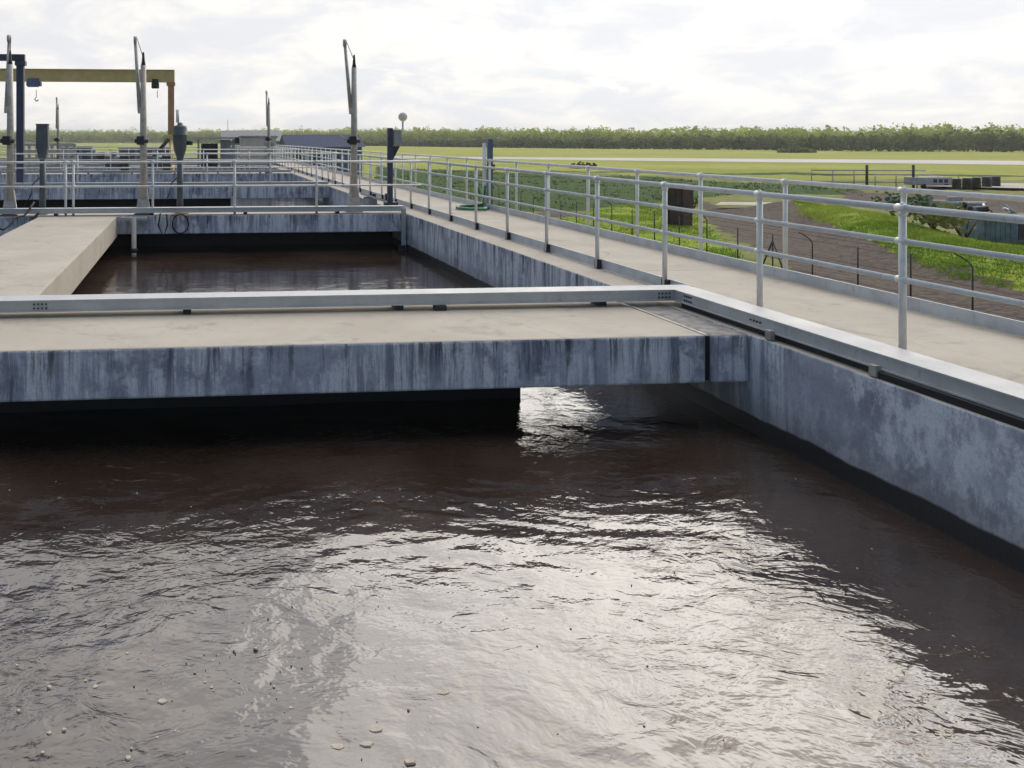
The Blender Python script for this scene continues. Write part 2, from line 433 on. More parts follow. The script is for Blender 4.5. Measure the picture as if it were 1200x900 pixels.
railing('y', 4.77, inner, (1.07, .845, .585), 'pipe railing on the inner side of the walkway, closest to the water', toe=(.030, .042, .005, .115, 8.25, YEND - .2), hi=YEND - .2, feet_from=7.9)
outer = [7.6 - 1.65 * 6 + 1.65 * k for k in range(47)]
railing('y', 6.45, outer, (1.07, .905, .605), 'pipe railing on the outer, grassland side of the walkway', foot=False, toe=(-.06, -.045, .004, .12, -5.9, YEND - .2), hi=YEND - .2)
rx = [x_at(px, 18.36) for px in (-160, -60, 77, 86, 179, 275, 371)]
railing('x', 18.36, rx, (1.07, .58), 'pipe railing crossing on the second slab beside the hoists', foot=False, lo=-14, hi=4.72)
for y, l in ((28.96, 'pipe railing crossing on the third slab'), (40.2, 'pipe railing crossing on the fourth slab'), (51.2, 'pipe railing crossing on the fifth slab'), (62.2, 'pipe railing crossing on the farthest slab')):
    railing('x', y, [-16 + 2.05 * k for k in range(11)], (1.07, .62), l, foot=False, lo=-18, hi=4.7)

# ------------------------------------------------------------------ davit hoists
def davit(x, y, label, s=1., lean=-.14):
    t = thing('davit_hoist', label, 'hoist', (x, y, 0), group='davit hoists on the slabs')
    t.scale = (s, s, s)
    m = MB()
    prof = [(-.16, 0), (.14, 0), (.14, .06), (.075, .50), (-.085, .50), (-.15, .06)]
    m.extrude(prof, lambda u, z: (u, -.05, z), lambda u, z: (u, .05, z)); m.box(-.18, .17, -.12, .12, 0, .02)
    m.build('base', M['steel'], t)
    MB().tube([(0, 0, .3), (0, 0, 1.9), (0, 0, 3.05)], [.075, .068, .055], 12).build('mast', M['steel'], t)
    MB().lathe([(.05, 3.05), (.035, 3.12), (.02, 3.3), (.015, 3.32)], 10).build('mast_cap', M['dark'], t)
    MB().tube([(-.075, -.03, 2.1), (lean - .03, .15, 3.55)], [.042, .034], 8).build('boom', M['steel'], t)
    MB().box(-.11, .01, -.07, .0, 2.06, 2.18, .01).build('hinge', M['steel'], t)
    o = MB().tube([(-.03, 0, 0), (.03, 0, 0)], .085, 14).build('pulley', M['steel'], t, (lean - .035, .16, 3.58))
    MB().tube([(lean, .16, 3.62), (-.0, 0, 3.2), (.0, 0, 3.1)], .008, 5).build('cable', M['dark'], t)
    w = MB().box(-.13, .03, -.17, .0, 1.42, 1.60, .02); w.tube([(-.17, -.1, 1.5), (.10, -.1, 1.5)], .045, 12)
    w = w.build('winch', M['dark'], t)
    MB().tube([(-.2, -.1, 1.5), (-.3, -.12, 1.62), (-.38, -.12, 1.64)], .014, 6).build('crank', M['steel'], w)
    return t
davit(x_at(12, 18.55), 18.55, 'tall steel davit hoist at the far left, in front of the navy crane post', 1, -.02)
davit(x_at(168, 18.55), 18.55, 'tall steel davit hoist crossing in front of the yellow crane beam')
davit(x_at(415, 18.7), 18.7, 'tall steel davit hoist at the walkway end of the second slab')
davit(x_at(315, 40.3), 40.3, 'small distant davit hoist standing alone against the sky beside the pale housing', 1.02, -.06)
davit(x_at(68, 46), 46, 'faint distant davit hoist below the yellow crane beam', 1.0, -.06)

# ------------------------------------------------------------------ valve actuators
def actuator(x, y, label, boxy):
    t = thing('valve_actuator', label, 'actuator', (x, y, 0), group='gate actuators on the second slab')
    MB().box(-.10, .10, -.10, .10, .0, .12, .008).build('base', M['slate'], t)
    MB().tube([(0, 0, .1), (0, 0, 1.12)], [.068, .062], 12).build('stem', M['slate'], t)
    if boxy:
        MB().extrude([(-.115, 1.82), (.115, 1.82), (.12, 1.38), (.075, 1.14), (-.065, 1.14), (-.12, 1.38)], lambda u, z: (u, -.10, z), lambda u, z: (u, .10, z)).build('head', M['slate'], t)
        MB().box(-.125, .125, -.11, .11, 1.822, 1.85, .006).build('head_cover', M['slate'], t)
    else:
        MB().lathe([(.065, 1.06), (.07, 1.14), (.13, 1.32), (.14, 1.42), (.145, 1.44), (.145, 1.60), (.155, 1.61), (.155, 1.63), (.145, 1.64), (.145, 1.77), (.13, 1.81), (.06, 1.83), (.05, 1.88)], 16).build('head', M['slate'], t)
        MB().tube([(-.05, 0, 1.88), (-.05, 0, 2.15)], .035, 8).build('stem_cover', M['white'], t)
        MB().tube([(.14, 0, 1.46), (.26, 0, 1.46)], .05, 10).build('handwheel', M['dark'], t)
    MB().tube([(-.05, -.08, .75), (-.18, -.1, .62), (-.22, -.1, .4), (-.4, -.1, .06)], .014, 6).build('conduit', M['dark'], t)
    return t
actuator(x_at(50, 18.75), 18.75, 'slate grey gate actuator with a square head, left of the middle davit', True)
actuator(x_at(211, 18.75), 18.75, 'slate grey gate actuator with a round head and white stem cover', False)

t = thing('control_post', 'navy control post with a grey box, right of the walkway davit', 'control post', (x_at(457, 19.3), 19.3, 0))
MB().box(-.055, .055, -.055, .055, 0, 1.78, .006).build('post', M['navy'], t)
MB().box(.075, .24, -.09, .09, 1.42, 1.74, .012).build('box', M['grey'], t)
MB().extrude([(.06, 1.38), (.22, 1.38), (.06, 1.08)], lambda u, z: (u, -.02, z), lambda u, z: (u, .02, z)).build('bracket', M['dark'], t)
MB().box(-.12, .16, -.12, .12, 0, .16, .01).build('base', M['dark'], t)

xb = 6.58
yb = 19.3
t = thing('hydrant_post', 'blue painted post with a white pipe at the walkway edge, above the green hose', 'hydrant', (xb - .15, yb, 0))
MB().box(.025, .135, -.05, .05, 0, 1.54, .008).build('post', M['blue'], t)
MB().tube([(-.05, 0, 0), (-.05, 0, 1.45)], .04, 10).build('pipe', M['white'], t)
MB().box(-.02, .16, -.12, -.06, .84, .98, .01).build('valve', M['dark'], t)
MB().tube([(-.15, -.05, .3), (-.2, -.05, .45), (-.28, 0, .5)], .02, 8).build('branch', M['hose'], t)
pts = []
for k in range(90):
    a = k / 89; ang = a * 2 * math.pi * 2.4
    pts.append((6.0 + (.36 - .12 * a) * math.cos(ang) + .03 * math.sin(9 * a), 19.0 + (.55 - .1 * a) * math.sin(ang) * .8, .03 + .03 * a))
pts += [(6.28, 19.1, .10), (6.36, 19.2, .35), (6.38, 19.25, .5)]
tag(MB().tube(pts, .028, 7).build('garden_hose', M['hose']), 'green hose coiled on the beige walkway', 'hose')

t = thing('access_hatch', 'tilted pale metal hatch plate beside the inner railing', 'hatch', (4.2, 20.2, 0))
m = MB(); m.extrude([(-.35, .30), (.38, .06), (.38, .01), (-.35, .25)], lambda u, z: (u, -.42, z), lambda u, z: (u, .42, z)); m.build('plate', M['channel'], t)
for u in (-.15, .15): MB().box(u - .04, u + .04, -.2, -.12, .14, .3).build('hinge', M['dark'], t)
MB().box(-.3, -.1, -.3, .3, 0, .2).build('frame', M['grey'], t)

# pipe and hoses hanging from the second slab
t = thing('drop_pipe', 'pale pipe hanging into the water under the second slab', 'pipe', (x_at(157, 18.0), 18.0, -.02))
MB().tube([(0, 0, -.02), (0, 0, -2.2)], .05, 10).build('pipe', M['pale'], t)
MB().lathe([(.05, -.70), (.075, -.69), (.075, -.62), (.05, -.61)], 12).build('collar', M['dark'], t)
MB().box(-.25, .25, .0, .17, -.06, .0).build('bracket', M['channel'], t)
t = thing('guide_rail', 'pale vertical guide at the walkway end of the second slab', 'guide rail', (4.28, 18.1, -.8))
MB().box(-.045, .045, -.03, .03, 0, .92, .004).build('rail', M['channel'], t)
MB().box(-.13, .03, -.05, -.032, .0, .16).build('shoe', M['dark'], t)
hx = x_at(195, 18.12)
def loop_pts(cx, cz, rx_, rz_, y, n=24, a0=0., a1=2 * math.pi):
    return [(cx + rx_ * math.cos(a0 + (a1 - a0) * k / n), y, cz + rz_ * math.sin(a0 + (a1 - a0) * k / n)) for k in range(n + 1)]
tag(MB().tube(loop_pts(hx + .28, -.17, .16, .19, 18.14), .016, 6).build('hose_loop', M['black']), 'black hose loop hung on the face of the second slab', 'hose')
m = MB(); m.tube([(hx - .12, 18.14, .05), (hx - .16, 18.12, -.2), (hx - .06, 18.12, -.42), (hx + .02, 18.14, -.2), (hx, 18.16, .03)], .018, 6)
tag(m.build('hanging_cable', M['black']), 'black cable dangling below the middle davit base', 'cable')
m = MB().tube([(hx + .1, 18.1, .0), (hx + .26, 18.05, .04), (hx + .45, 18.1, .06)], .02, 6)
tag(m.build('lashing_strap', M['rust']), 'rusty strap lying over the edge of the second slab', 'strap')
for i, (a, b, zz, l) in enumerate(((-6, 40, -.15, 'upper black cable sagging at the left edge beside the side slab'), (-4, 48, -.32, 'lower black cable sagging at the left edge beside the side slab'))):
    xa, xe = x_at(a - 30, 16.6), x_at(b, 18.3)
    P_ = [(xa + (xe - xa) * k / 12, 16.6 + 1.7 * k / 12, zz + (-.12 + .5 * (k / 12) ** 2) + .05 * math.sin(k * 1.7 + i)) for k in range(13)]
    tag(MB().tube(P_, .022, 6).build('slack_cable', M['black']), l, 'cable', 'slack cables at the left edge')

# ------------------------------------------------------------------ cranes
yb = 31.0
bx = x_at(24, yb)
t = thing('gantry_crane', 'navy steel crane frame with a single post at the far left', 'crane', (bx, yb, 0), group='gantry cranes over the basins')
MB().box(-.12, .12, -.12, .12, 0, 4.15, .01).build('leg', M['navy'], t)
MB().box(-.30, .30, -.22, .22, 0, .03).build('foot_plate', M['navy'], t)
MB().box(-3.6, .15, -.10, .10, 4.18, 4.40, .008).build('crossbeam', M['navy'], t)
MB().box(-.16, .18, -.16, .16, 4.02, 4.17).build('end_plate', M['navy'], t)
MB().box(-3.55, -3.31, -.12, .12, 0, 4.15, .01).build('leg', M['navy'], t)
yb = 44.0
xr, xl = x_at(200.5, yb), x_at(-90, yb)
t = thing('gantry_crane', 'mustard yellow gantry crane with a long horizontal beam and rusty leg', 'crane', (xr, yb, 0), group='gantry cranes over the basins')
zt = z_at(82, xr, yb); zl = z_at(96.5, xr, yb)
m = MB(); m.box(xl - xr - .4, .17, -.11, .11, zl + .04, zt - .04); m.box(xl - xr - .4, .17, -.2, .2, zt - .038, zt); m.box(xl - xr - .4, .17, -.2, .2, zl, zl + .038)
m.build('crossbeam', M['yellow'], t)
m = MB(); m.box(-.15, .15, -.15, .15, 1.6, zl - .17); m.build('leg', M['rust'], t)
MB().box(-.22, .20, -.2, .2, zl - .168, zl - .003).build('end_plate', M['rust'], t)
m = MB(); m.tube([(0, 0, 1.7), (0, -1.4, .02)], .08, 8); m.tube([(0, 0, 1.7), (0, 1.4, .02)], .08, 8); m.box(-.15, .15, -1.7, 1.7, .02, .22); m.box(-.35, .3, -.25, .25, 1.42, 1.75, .02)
m.build('end_frame', M['yellow'], t)
MB().tube([(-.1, -.3, 1.55), (-.95, -.3, .55)], .09, 8).build('brace', M['dark'], t)
m = MB(); m.box(xl - xr - .2, xl - xr + .1, -.15, .15, .02, zl - .005); m.build('leg', M['rust'], t)
for px, mt, w, dz in ((182, M['dark'], .18, .12), (40, M['blue'], .34, .2)):
    hx_ = x_at(px, yb) - xr
    hb = MB().box(hx_ - w, hx_ + w, -.22, .22, zl - .42 + dz, zl - .02, .03); hb.box(hx_ - w * .8, hx_ + w * .8, -.3, -.21, zl - .28, zl + .14, .01)
    hb = hb.build('hoist', mt, t)
    MB().tube([(hx_ + .1, 0, zl - .4), (hx_ + .1, 0, zl - .75)], .015, 5).build('chain', M['dark'], hb)
    if px < 100: MB().tube([(hx_ + .1, 0, zl - .75), (hx_ + .03, 0, zl - .84), (hx_ + .1, 0, zl - .95), (hx_ + .2, 0, zl - .88)], .03, 6).build('hook', M['dark'], hb)

# ------------------------------------------------------------------ machinery and housings on the far basins
def motor(px, y, label, s=1.):
    t = thing('aerator_motor', label, 'motor', (x_at(px, y), y, .0), group='aerator drives on the far slabs')
    MB().box(-.6 * s, .6 * s, -.4, .4, 0, .12, .01).build('bedplate', M['grey'], t)
    MB().tube([(-.5 * s, 0, .5), (.15 * s, 0, .5)], .3 * s, 14).build('motor_body', M['slate'], t)
    MB().box(.18 * s, .55 * s, -.28, .28, .12, .78, .03).build('gearbox', M['dark'], t)
    MB().box(-.3 * s, .0, -.12, .12, .80, .96, .02).build('terminal_box', M['grey'], t)
motor(137, 41.2, 'dark aerator motor on the fourth slab left of the middle davit')
motor(112, 52.2, 'aerator motor on the fifth slab seen between davits', 1.)
motor(186, 41.2, 'dark aerator motor beside the rusty crane leg')
t = thing('equipment_shelter', 'open grey equipment shelter with a flat roof and dark cabinets', 'shelter', (x_at(253, 49), 49, 0))
for sx in (-.95, .95):
    for sy in (-.6, .6): MB().box(sx - .05, sx + .05, sy - .05, sy + .05, 0, 1.52).build('post', M['grey'], t)
MB().box(-1.25, 1.2, -.85, .85, 1.54, 1.66, .01).build('roof', M['pale'], t)
MB().box(-.8, .1, -.2, .45, 0, 1.3, .01).build('cabinet', M['dark'], t)
MB().box(.25, .8, -.4, .4, 0, 1.5, .01).build('cabinet', M['grey'], t)
MB().box(1.0, 1.25, -.9, -.7, 1.3, 1.62, .02).build('lamp', M['dark'], t)
t = thing('pump_housing', 'plain pale concrete housing at the far end of the walkway', 'housing', (x_at(304, 53), 53, 0))
MB().box(-1.05, 1.0, 0, 2.2, 0, 1.62, .02).build('wall', M['pale'], t)
MB().box(-1.15, 1.1, -.1, 2.3, 1.622, 1.74, .01).build('roof', M['grey'], t)
MB().box(.3, .85, -.02, .01, .03, 1.3).build('door', M['grey'], t)
t = thing('block_screen', 'pale perforated block screen behind the navy crane post', 'screen wall', (x_at(52, 47), 47, 0))
m = MB()
for r_ in range(4): m.box(-1.6, 1.5, 0, .12, .1 + r_ * .36, .24 + r_ * .36)
for c_ in range(9): m.box(-1.6 + c_ * .38, -1.45 + c_ * .38, .01, .11, 0, 1.3)
m.build('blocks', M['pale'], t)
for px, y, w, hgt, l in ((170, 56, 3.2, .95, 'low grey plant cabinet row in front of the woodland, left'), (88, 60, 2.2, 1.0, 'low grey plant cabinet at the far left')):
    t = thing('plant_cabinet', l, 'cabinet', (x_at(px, y), y, 0), group='cabinets on the far slabs')
    MB().box(-w / 2, w / 2, 0, .8, 0, hgt, .02).build('case', M['grey'], t)
    MB().box(-w / 2 - .05, w / 2 + .05, -.05, .85, hgt + .002, hgt + .07).build('lid', M['pale'], t)
    for k in range(3): MB().box(-w / 2 + .1 + k * w / 3, -w / 2 + w / 3 - .1 + k * w / 3, -.02, .0, .1, hgt - .1).build('door', M['slate'], t)

def gable_building(px0, px1, y, zb, ze, zr, dep, label, wall_m, roof_m):
    xa, xb_ = x_at(px0, y), x_at(px1, y); w = (xb_ - xa) / 2
    t = thing('low_building', label, 'building', ((xa + xb_) / 2, y, zb), group='low buildings beyond the basins')
    MB().box(-w, w, 0, dep, 0, ze - zb).build('wall', wall_m, t)
    MB().extrude([(-.5, ze - zb + .003), (dep + .5, ze - zb + .003), (dep / 2, zr - zb)], lambda u, z: (-w - .4, u, z), lambda u, z: (w + .4, u, z)).build('roof', roof_m, t)
    for k in range(4):
        a = -w + (k + .3) * w / 2
        MB().box(a, a + w * .2, -.05, .02, (ze - zb) * .45, (ze - zb) * .8).build('window', M['dark'], t)
    return t
gable_building(338, 424, 110, ZG, .55, 2.1, 9, 'long low building with a dark blue roof beyond the walkway end', M['blue'], M['roofblue'])
gable_building(262, 330, 150, ZG, 1.2, 3.0, 9, 'distant low building with a grey roof left of the blue roof', M['grey'], M['slate'])

# water tower far behind the woodland
wx, wy = x_at(472, 900), 900
t = thing('water_tower', 'grey ball shaped water tower on a thin stem above the woodland', 'water tower', (wx, wy, ZG))
zc = z_at(137, wx, wy) - ZG
rr = 4.6
MB().lathe([(1.6, 0), (1.1, 4), (1.0, zc - rr)], 12).build('stem', M['grey'], t)
MB().lathe([(.9, zc - rr)] + [(max(.05, rr * math.cos(a)), zc + rr * math.sin(a)) for a in [R(-72 + 12 * k) for k in range(14)]], 20).build('tank', M['grey'], t)
t = thing('lattice_mast', 'faint thin radio mast on the horizon left of the small davit', 'mast', (x_at(267, 800), 800, ZG))
m = MB()
for sx, sy in ((-.6, -.6), (.6, -.6), (0, .7)): m.tube([(sx, sy, 0), (sx * .5, sy * .5, z_at(141, x_at(267, 800), 800) - ZG)], .12, 4)
for k in range(14): m.tube([(-.6 + .02 * k, -.6, 1 + 1.6 * k), (.6 - .02 * k, -.6, 2.4 + 1.6 * k)], .08, 4)
m.build('lattice', M['rail'], t)

# ------------------------------------------------------------------ ground sheet
def inside(p, poly):
    x, y = p; c = False; n = len(poly)
    for i in range(n):
        x1, y1 = poly[i]; x2, y2 = poly[i - 1]
        if (y1 > y) != (y2 > y) and x < (x2 - x1) * (y - y1) / (y2 - y1) + x1: c = not c
    return c
gp = lambda pts: [ground_pt(*p) for p in pts]
ZONES = dict(
    yard=[gp([(480, 200), (700, 203), (900, 210), (1250, 210), (1400, 300), (1400, 480), (900, 420), (480, 260)])],
    reed=[gp([(440, 196), (600, 202), (760, 208), (930, 216), (1010, 222), (1010, 229), (860, 228), (790, 234), (690, 245), (560, 248), (440, 235)]),
          gp([(640, 200.5), (1300, 206.5), (1300, 208.3), (640, 202.3)]), gp([(1000, 255), (1080, 262), (1090, 290), (1040, 292)])],  # thin strip: shadow line of the field edge, put into the reed colour
    lush=[gp([(925, 243), (990, 243), (1010, 256), (1066, 282), (1210, 318), (1210, 352), (1120, 335), (1040, 305), (985, 278), (940, 262)]),
          gp([(690, 246), (790, 234), (815, 252), (850, 285), (870, 305), (795, 305), (700, 288), (640, 262)]), gp([(600, 262), (690, 268), (720, 300), (640, 290)]),
          gp([(1090, 285), (1200, 280), (1210, 300), (1110, 300)])],
    dirt=[gp([(815, 232), (850, 243), (930, 246), (945, 262), (985, 280), (1050, 308), (1210, 352), (1210, 420), (1020, 372), (945, 325), (885, 292), (830, 262)]),
          gp([(640, 243), (690, 250), (690, 257), (630, 254)]), gp([(990, 224), (1210, 232), (1210, 252), (1060, 250), (990, 238)])],
)
def axis(a, b, step, far_lo, far_hi):
    v = [a]
    while v[-1] < b: v.append(v[-1] + step)
    s = step
    while v[-1] < far_hi: s *= 1.35; v.append(v[-1] + s)
    s = step
    while v[0] > far_lo: s *= 1.35; v.insert(0, v[0] - s)
    return v
gx = axis(7, 125, .8, -5000, 6000); gy = axis(2, 150, .8, -3000, 7000)
ridge = [ground_pt(930, 250), ground_pt(1000, 268), ground_pt(1080, 298), ground_pt(1220, 335), ground_pt(1400, 370)]
def seg_d(p, a, b):
    ax, ay = a; bx, by = b; dx, dy = bx - ax, by - ay
    t = max(0, min(1, ((p[0] - ax) * dx + (p[1] - ay) * dy) / (dx * dx + dy * dy)))
    return math.hypot(p[0] - ax - t * dx, p[1] - ay - t * dy)
def ground_z(x, y):
    z = ZG
    if 6.7 < x < 140 and 0 < y < 160:
        d = min(seg_d((x, y), a, b) for a, b in zip(ridge, ridge[1:]))
        z += .9 * math.exp(-(d / 2.6) ** 2)
        e = min(1, (x - 6.7) / 4) * min(1, (140 - x) / 20)
        z += e * (.28 * mnoise.noise((x * .12, y * .12, 3)) + .10 * mnoise.noise((x * .5, y * .5, 9)))
    return z
verts = []; att = {k: [] for k in ZONES}
bb = {k: [(min(p[0] for p in q), max(p[0] for p in q), min(p[1] for p in q), max(p[1] for p in q)) for q in v] for k, v in ZONES.items()}
for y in gy:
    for x in gx:
        verts.append((x, y, ground_z(x, y)))
        for k, polys in ZONES.items():
            hit = any(b[0] <= x <= b[1] and b[2] <= y <= b[3] and inside((x, y), q) for q, b in zip(polys, bb[k]))
            att[k].append(1. if hit else 0.)
nx = len(gx)
faces = [(j * nx + i, j * nx + i + 1, (j + 1) * nx + i + 1, (j + 1) * nx + i) for j in range(len(gy) - 1) for i in range(nx - 1)]
me = bpy.data.meshes.new('ground'); me.from_pydata(verts, [], faces)
for k, v in att.items():
    a = me.attributes.new(k, 'FLOAT', 'POINT'); a.data.foreach_set('value', v)
me.materials.append(M['ground']); me.polygons.foreach_set('use_smooth', [True] * len(faces))
g = bpy.data.objects.new('ground', me); COL.objects.link(g); tag(g, 'flat grassland with lush, muddy and dry patches', 'ground', kind='structure')

def strip(name, near, far, mat, dz, label):
    m = MB()
    for (a, b), (c, d) in zip(zip(near, near[1:]), zip(far, far[1:])):
        A, B, Cc, D = ground_pt(*a), ground_pt(*b), ground_pt(*d), ground_pt(*c)
        m.quad((*A, ZG + dz), (*B, ZG + dz), (*Cc, ZG + dz), (*D, ZG + dz))
    tag(m.build(name, mat), label, 'road', kind='structure')
strip('road', [(440, 184.6), (600, 186.8), (800, 189.2), (1000, 191.2), (1250, 194.2)], [(440, 183.2), (600, 184.4), (800, 185.6), (1000, 187), (1250, 189.2)], M['road'], .05, 'pale wide gravel road across the field')
strip('track', [(1085, 222), (1250, 226)], [(1085, 217), (1250, 219)], M['track'], .34, 'dusty pale track in the yard')
strip('puddle_track', [(838, 246.5), (932, 248)], [(845, 243), (925, 243.5)], M['track'], .40, 'short pale sandy patch beside the mud')

# ------------------------------------------------------------------ water sheet
def water():
    xs = []; x = -34.
    def fill(a, b, s):
        n = max(1, round((b - a) / s)); return [a + (b - a) * k / n for k in range(n)]
    xs = fill(-34, -3.2, 2.2) + fill(-3.2, WX, .026) + [WX, WX + .2]
    ys = fill(-6, 2.4, .7) + fill(2.4, 9.2, .027) + fill(9.2, 20, .12) + fill(20, YEND, .8) + [YEND]
    vs = []
    for y in ys:
        for x in xs:
            e = max(0, min(1, (x + 3.2) / .8)) * max(0, min(1, (y - 2.4) / .5)) * max(0, min(1, (9.2 - y) / .6))
            z = 0
            if e > 0:
                w = Vector((mnoise.noise((x * .5, y * .5, 1.3)), mnoise.noise((x * .5, y * .5, 7.7)), 0)) * .9
                px, py = x + w.x, y + w.y
                act = .35 + .9 * max(0, mnoise.noise((x * .55 + 4, y * .7, 2.2)) + .35)
                z = .011 * mnoise.noise((px * 1.7, py * 2.4, .5)) + act * (.0055 * mnoise.noise((px * 4.2, py * 6.5, 3.1)) + .0028 * mnoise.noise((px * 10, py * 15, 5.4)))
            vs.append((x, y, ZW + z * e))
    n = len(xs)
    fs = [(j * n + i, j * n + i + 1, (j + 1) * n + i + 1, (j + 1) * n + i) for j in range(len(ys) - 1) for i in range(n - 1)]
    me = bpy.data.meshes.new('water'); me.from_pydata(vs, [], fs); me.materials.append(M['water'])
    me.polygons.foreach_set('use_smooth', [True] * len(fs))
    o = bpy.data.objects.new('water', me); COL.objects.link(o); tag(o, 'dark brown rippled water filling the basins', 'water', kind='structure')
water()

# foam flecks floating on the water
fm = MB(); rnd = random.Random(5)
def fleck(x, y, r, sq=1.):
    n = 11; ph = rnd.random() * 6
    ring = [(x + r * (1 + .35 * math.sin(2 * k + ph) * rnd.uniform(.4, 1)) * math.cos(2 * math.pi * k / n), y + sq * r * (1 + .3 * rnd.uniform(-1, 1)) * math.sin(2 * math.pi * k / n)) for k in range(n)]
    lo = [fm.bm.verts.new((a, b, ZW - .004)) for a, b in ring]; hi = [fm.bm.verts.new((x + (a - x) * .8, y + (b - y) * .8, ZW + .0035)) for a, b in ring]
    for k in range(n): fm.bm.faces.new((lo[k], lo[(k + 1) % n], hi[(k + 1) % n], hi[k]))
    fm.bm.faces.new(hi)
def wpt(px, py): return ground_pt(px, py, ZW)
for px, py, r in ((58, 805, .012), (112, 805, .012), (190, 822, .020), (150, 888, .012), (206, 857, .008), (184, 865, .007), (248, 806, .008), (411, 809, .016), (330, 858, .012), (208, 858, .008), (22, 833, .008), (58, 859, .01), (75, 855, .009), (268, 838, .007), (100, 798, .007), (240, 800, .007), (321, 805, .006), (50, 882, .008), (20, 780, .007), (270, 872, .006)):
    fleck(*wpt(px, py), r)
for px, py, r in ((488, 778, .055), (500, 785, .04), (410, 808, .03), (362, 828, .03), (440, 855, .05), (395, 875, .06), (430, 872, .05), (480, 893, .04), (540, 800, .04), (520, 812, .05), (300, 760, .02), (560, 770, .02)):
    fleck(*wpt(px, py), r * .55, .6)
for k in range(70):
    px, py = rnd.uniform(0, 1150), rnd.uniform(560, 895); fleck(*wpt(px, py), rnd.uniform(.002, .006))
for k in range(11):
    cx_, cy_ = rnd.uniform(0, 470), rnd.uniform(650, 880); sx_, sy_ = rnd.uniform(15, 55), rnd.uniform(4, 14)
    for q in range(rnd.randint(5, 14)):
        px, py = rnd.gauss(cx_, sx_), rnd.gauss(cy_, sy_)
        if 600 < py < 897: fleck(*wpt(px, py), rnd.uniform(.0015, .0045) * (1 if rnd.random() < .85 else 2.2), rnd.uniform(.6, 1))
tag(fm.build('foam_flecks', M['foam']), 'small cream foam flecks scattered on the dark water', 'foam', kind='stuff')

# ------------------------------------------------------------------ vegetation
def leaf_cloud(mb, c, rx_, ry_, rz_, n, size, rnd, shell=.55):
    for _ in range(n):
        th = rnd.uniform(0, 2 * math.pi); u = rnd.uniform(-.5, 1)
        r = shell + (1 - shell) * rnd.random()
        q = math.sqrt(max(0, 1 - u * u))
        p = Vector((c[0] + rx_ * r * q * math.cos(th), c[1] + ry_ * r * q * math.sin(th), c[2] + rz_ * r * u))
        a = Vector((rnd.gauss(0, 1), rnd.gauss(0, 1), rnd.gauss(0, .7))).normalized(); b = a.cross(Vector((rnd.gauss(0, 1), rnd.gauss(0, 1), rnd.gauss(0, 1)))).normalized()
        s = size * rnd.uniform(.6, 1.3)
        mb.quad(p - a * s, p - b * s * .7, p + a * s, p + b * s * .7)
def belt(name, mat, base, hts, label, rows, gap, size, nl, seed, off=0., filler=.5):
    """base: list of (px, py) of the ground line; a belt of crowns following it"""
    rnd = random.Random(seed); mb = MB()
    pts = [ground_pt(*b) for b in base]
    for (a, b), (h0, h1) in zip(zip(pts, pts[1:]), zip(hts, hts[1:])):
        L = math.hypot(b[0] - a[0], b[1] - a[1])
        for r_ in range(rows):
            s = rnd.uniform(0, gap)
            while s < L:
                t = s / L; h = (h0 + (h1 - h0) * t) * rnd.uniform(.82, 1.02) * (1 + .04 * r_) * (1 + .30 * mnoise.noise((s / 30., r_ * .5, seed)) + .12 * mnoise.noise((s / 9., r_ * .9, seed + 4.)))
                x, y = a[0] + (b[0] - a[0]) * t, a[1] + (b[1] - a[1]) * t
                dl = math.hypot(x, y); q = off + r_ * gap * 1.4 + rnd.uniform(-2, 2)
                x += x / dl * q; y += y / dl * q
                w = h * rnd.uniform(.35, .6)
                for k in range(3):
                    leaf_cloud(mb, (x + rnd.uniform(-.5, .5) * w, y + rnd.uniform(-.5, .5) * w, ZG + h * (.38 + .2 * k * rnd.uniform(.6, 1))), w * (.95 - .18 * k), w * .8, h * rnd.uniform(.25, .42), nl // 3, size, rnd)
                leaf_cloud(mb, (x, y, ZG + h * .15), w * 1.1, w * .8, h * .25, nl // 3, size, rnd)
                s += gap * rnd.uniform(.6, 1.4) * filler * 2
    return tag(mb.build(name, mat, recalc=False), label, 'woodland', kind='stuff')
belt('woodland', M['wood_far'], [(-260, 167.3), (0, 167.8), (200, 168.3), (400, 169.5), (600, 172), (900, 175), (1250, 177), (1700, 180)], [15.5, 16, 14.5, 14, 11.5, 10.5, 11.2, 11], 'pale green woodland along the horizon', 5, 5.0, .8, 140, 3, 55)
belt('scrub_belt', M['wood_near'], [(400, 170.5), (520, 172.2), (640, 173.8), (900, 176), (1000, 177.2), (1250, 178.6), (1600, 181)], [4, 4.5, 6, 6.5, 7.5, 8.5, 9], 'dark scrub belt in front of the woodland beyond the road', 3, 4.2, .7, 100, 8)

def shrub(px, py, h, w, mat, label, seed, n=260):
    x, y = ground_pt(px, py); z = ground_z(x, y)
    t = thing('shrub', label, 'shrub', (x, y, z), group='shrubs in the yard')
    rnd = random.Random(seed); mb = MB()
    for k in range(5): leaf_cloud(mb, (rnd.uniform(-.5, .5) * w, rnd.uniform(-.5, .5) * w, h * rnd.uniform(.3, .6)), w * .45, w * .45, h * .4, n // 5, .09 + .02 * h, rnd, .3)
    mb.build('foliage', mat, t, recalc=False)
    m = MB()
    for k in range(4): m.tube([(0, 0, -.05), (rnd.uniform(-.3, .3) * w, rnd.uniform(-.3, .3) * w, h * .55)], [.05, .015], 6)
    m.build('stem', M['brown'], t)
shrub(1130, 292, 1.8, 2.2, M['shrub'], 'pale olive shrub in front of the blue grey tank', 1)
shrub(1096, 286, 1.7, 2.0, M['shrub'], 'brownish shrub left of the olive one, near the tank', 2)
shrub(1062, 284, 2.0, 2.0, M['reedm'], 'dark green bush behind the nearest railing post', 3)
shrub(806, 249, 1.8, 1.6, M['reedm'], 'small dark bush beside the rusty bin', 4)
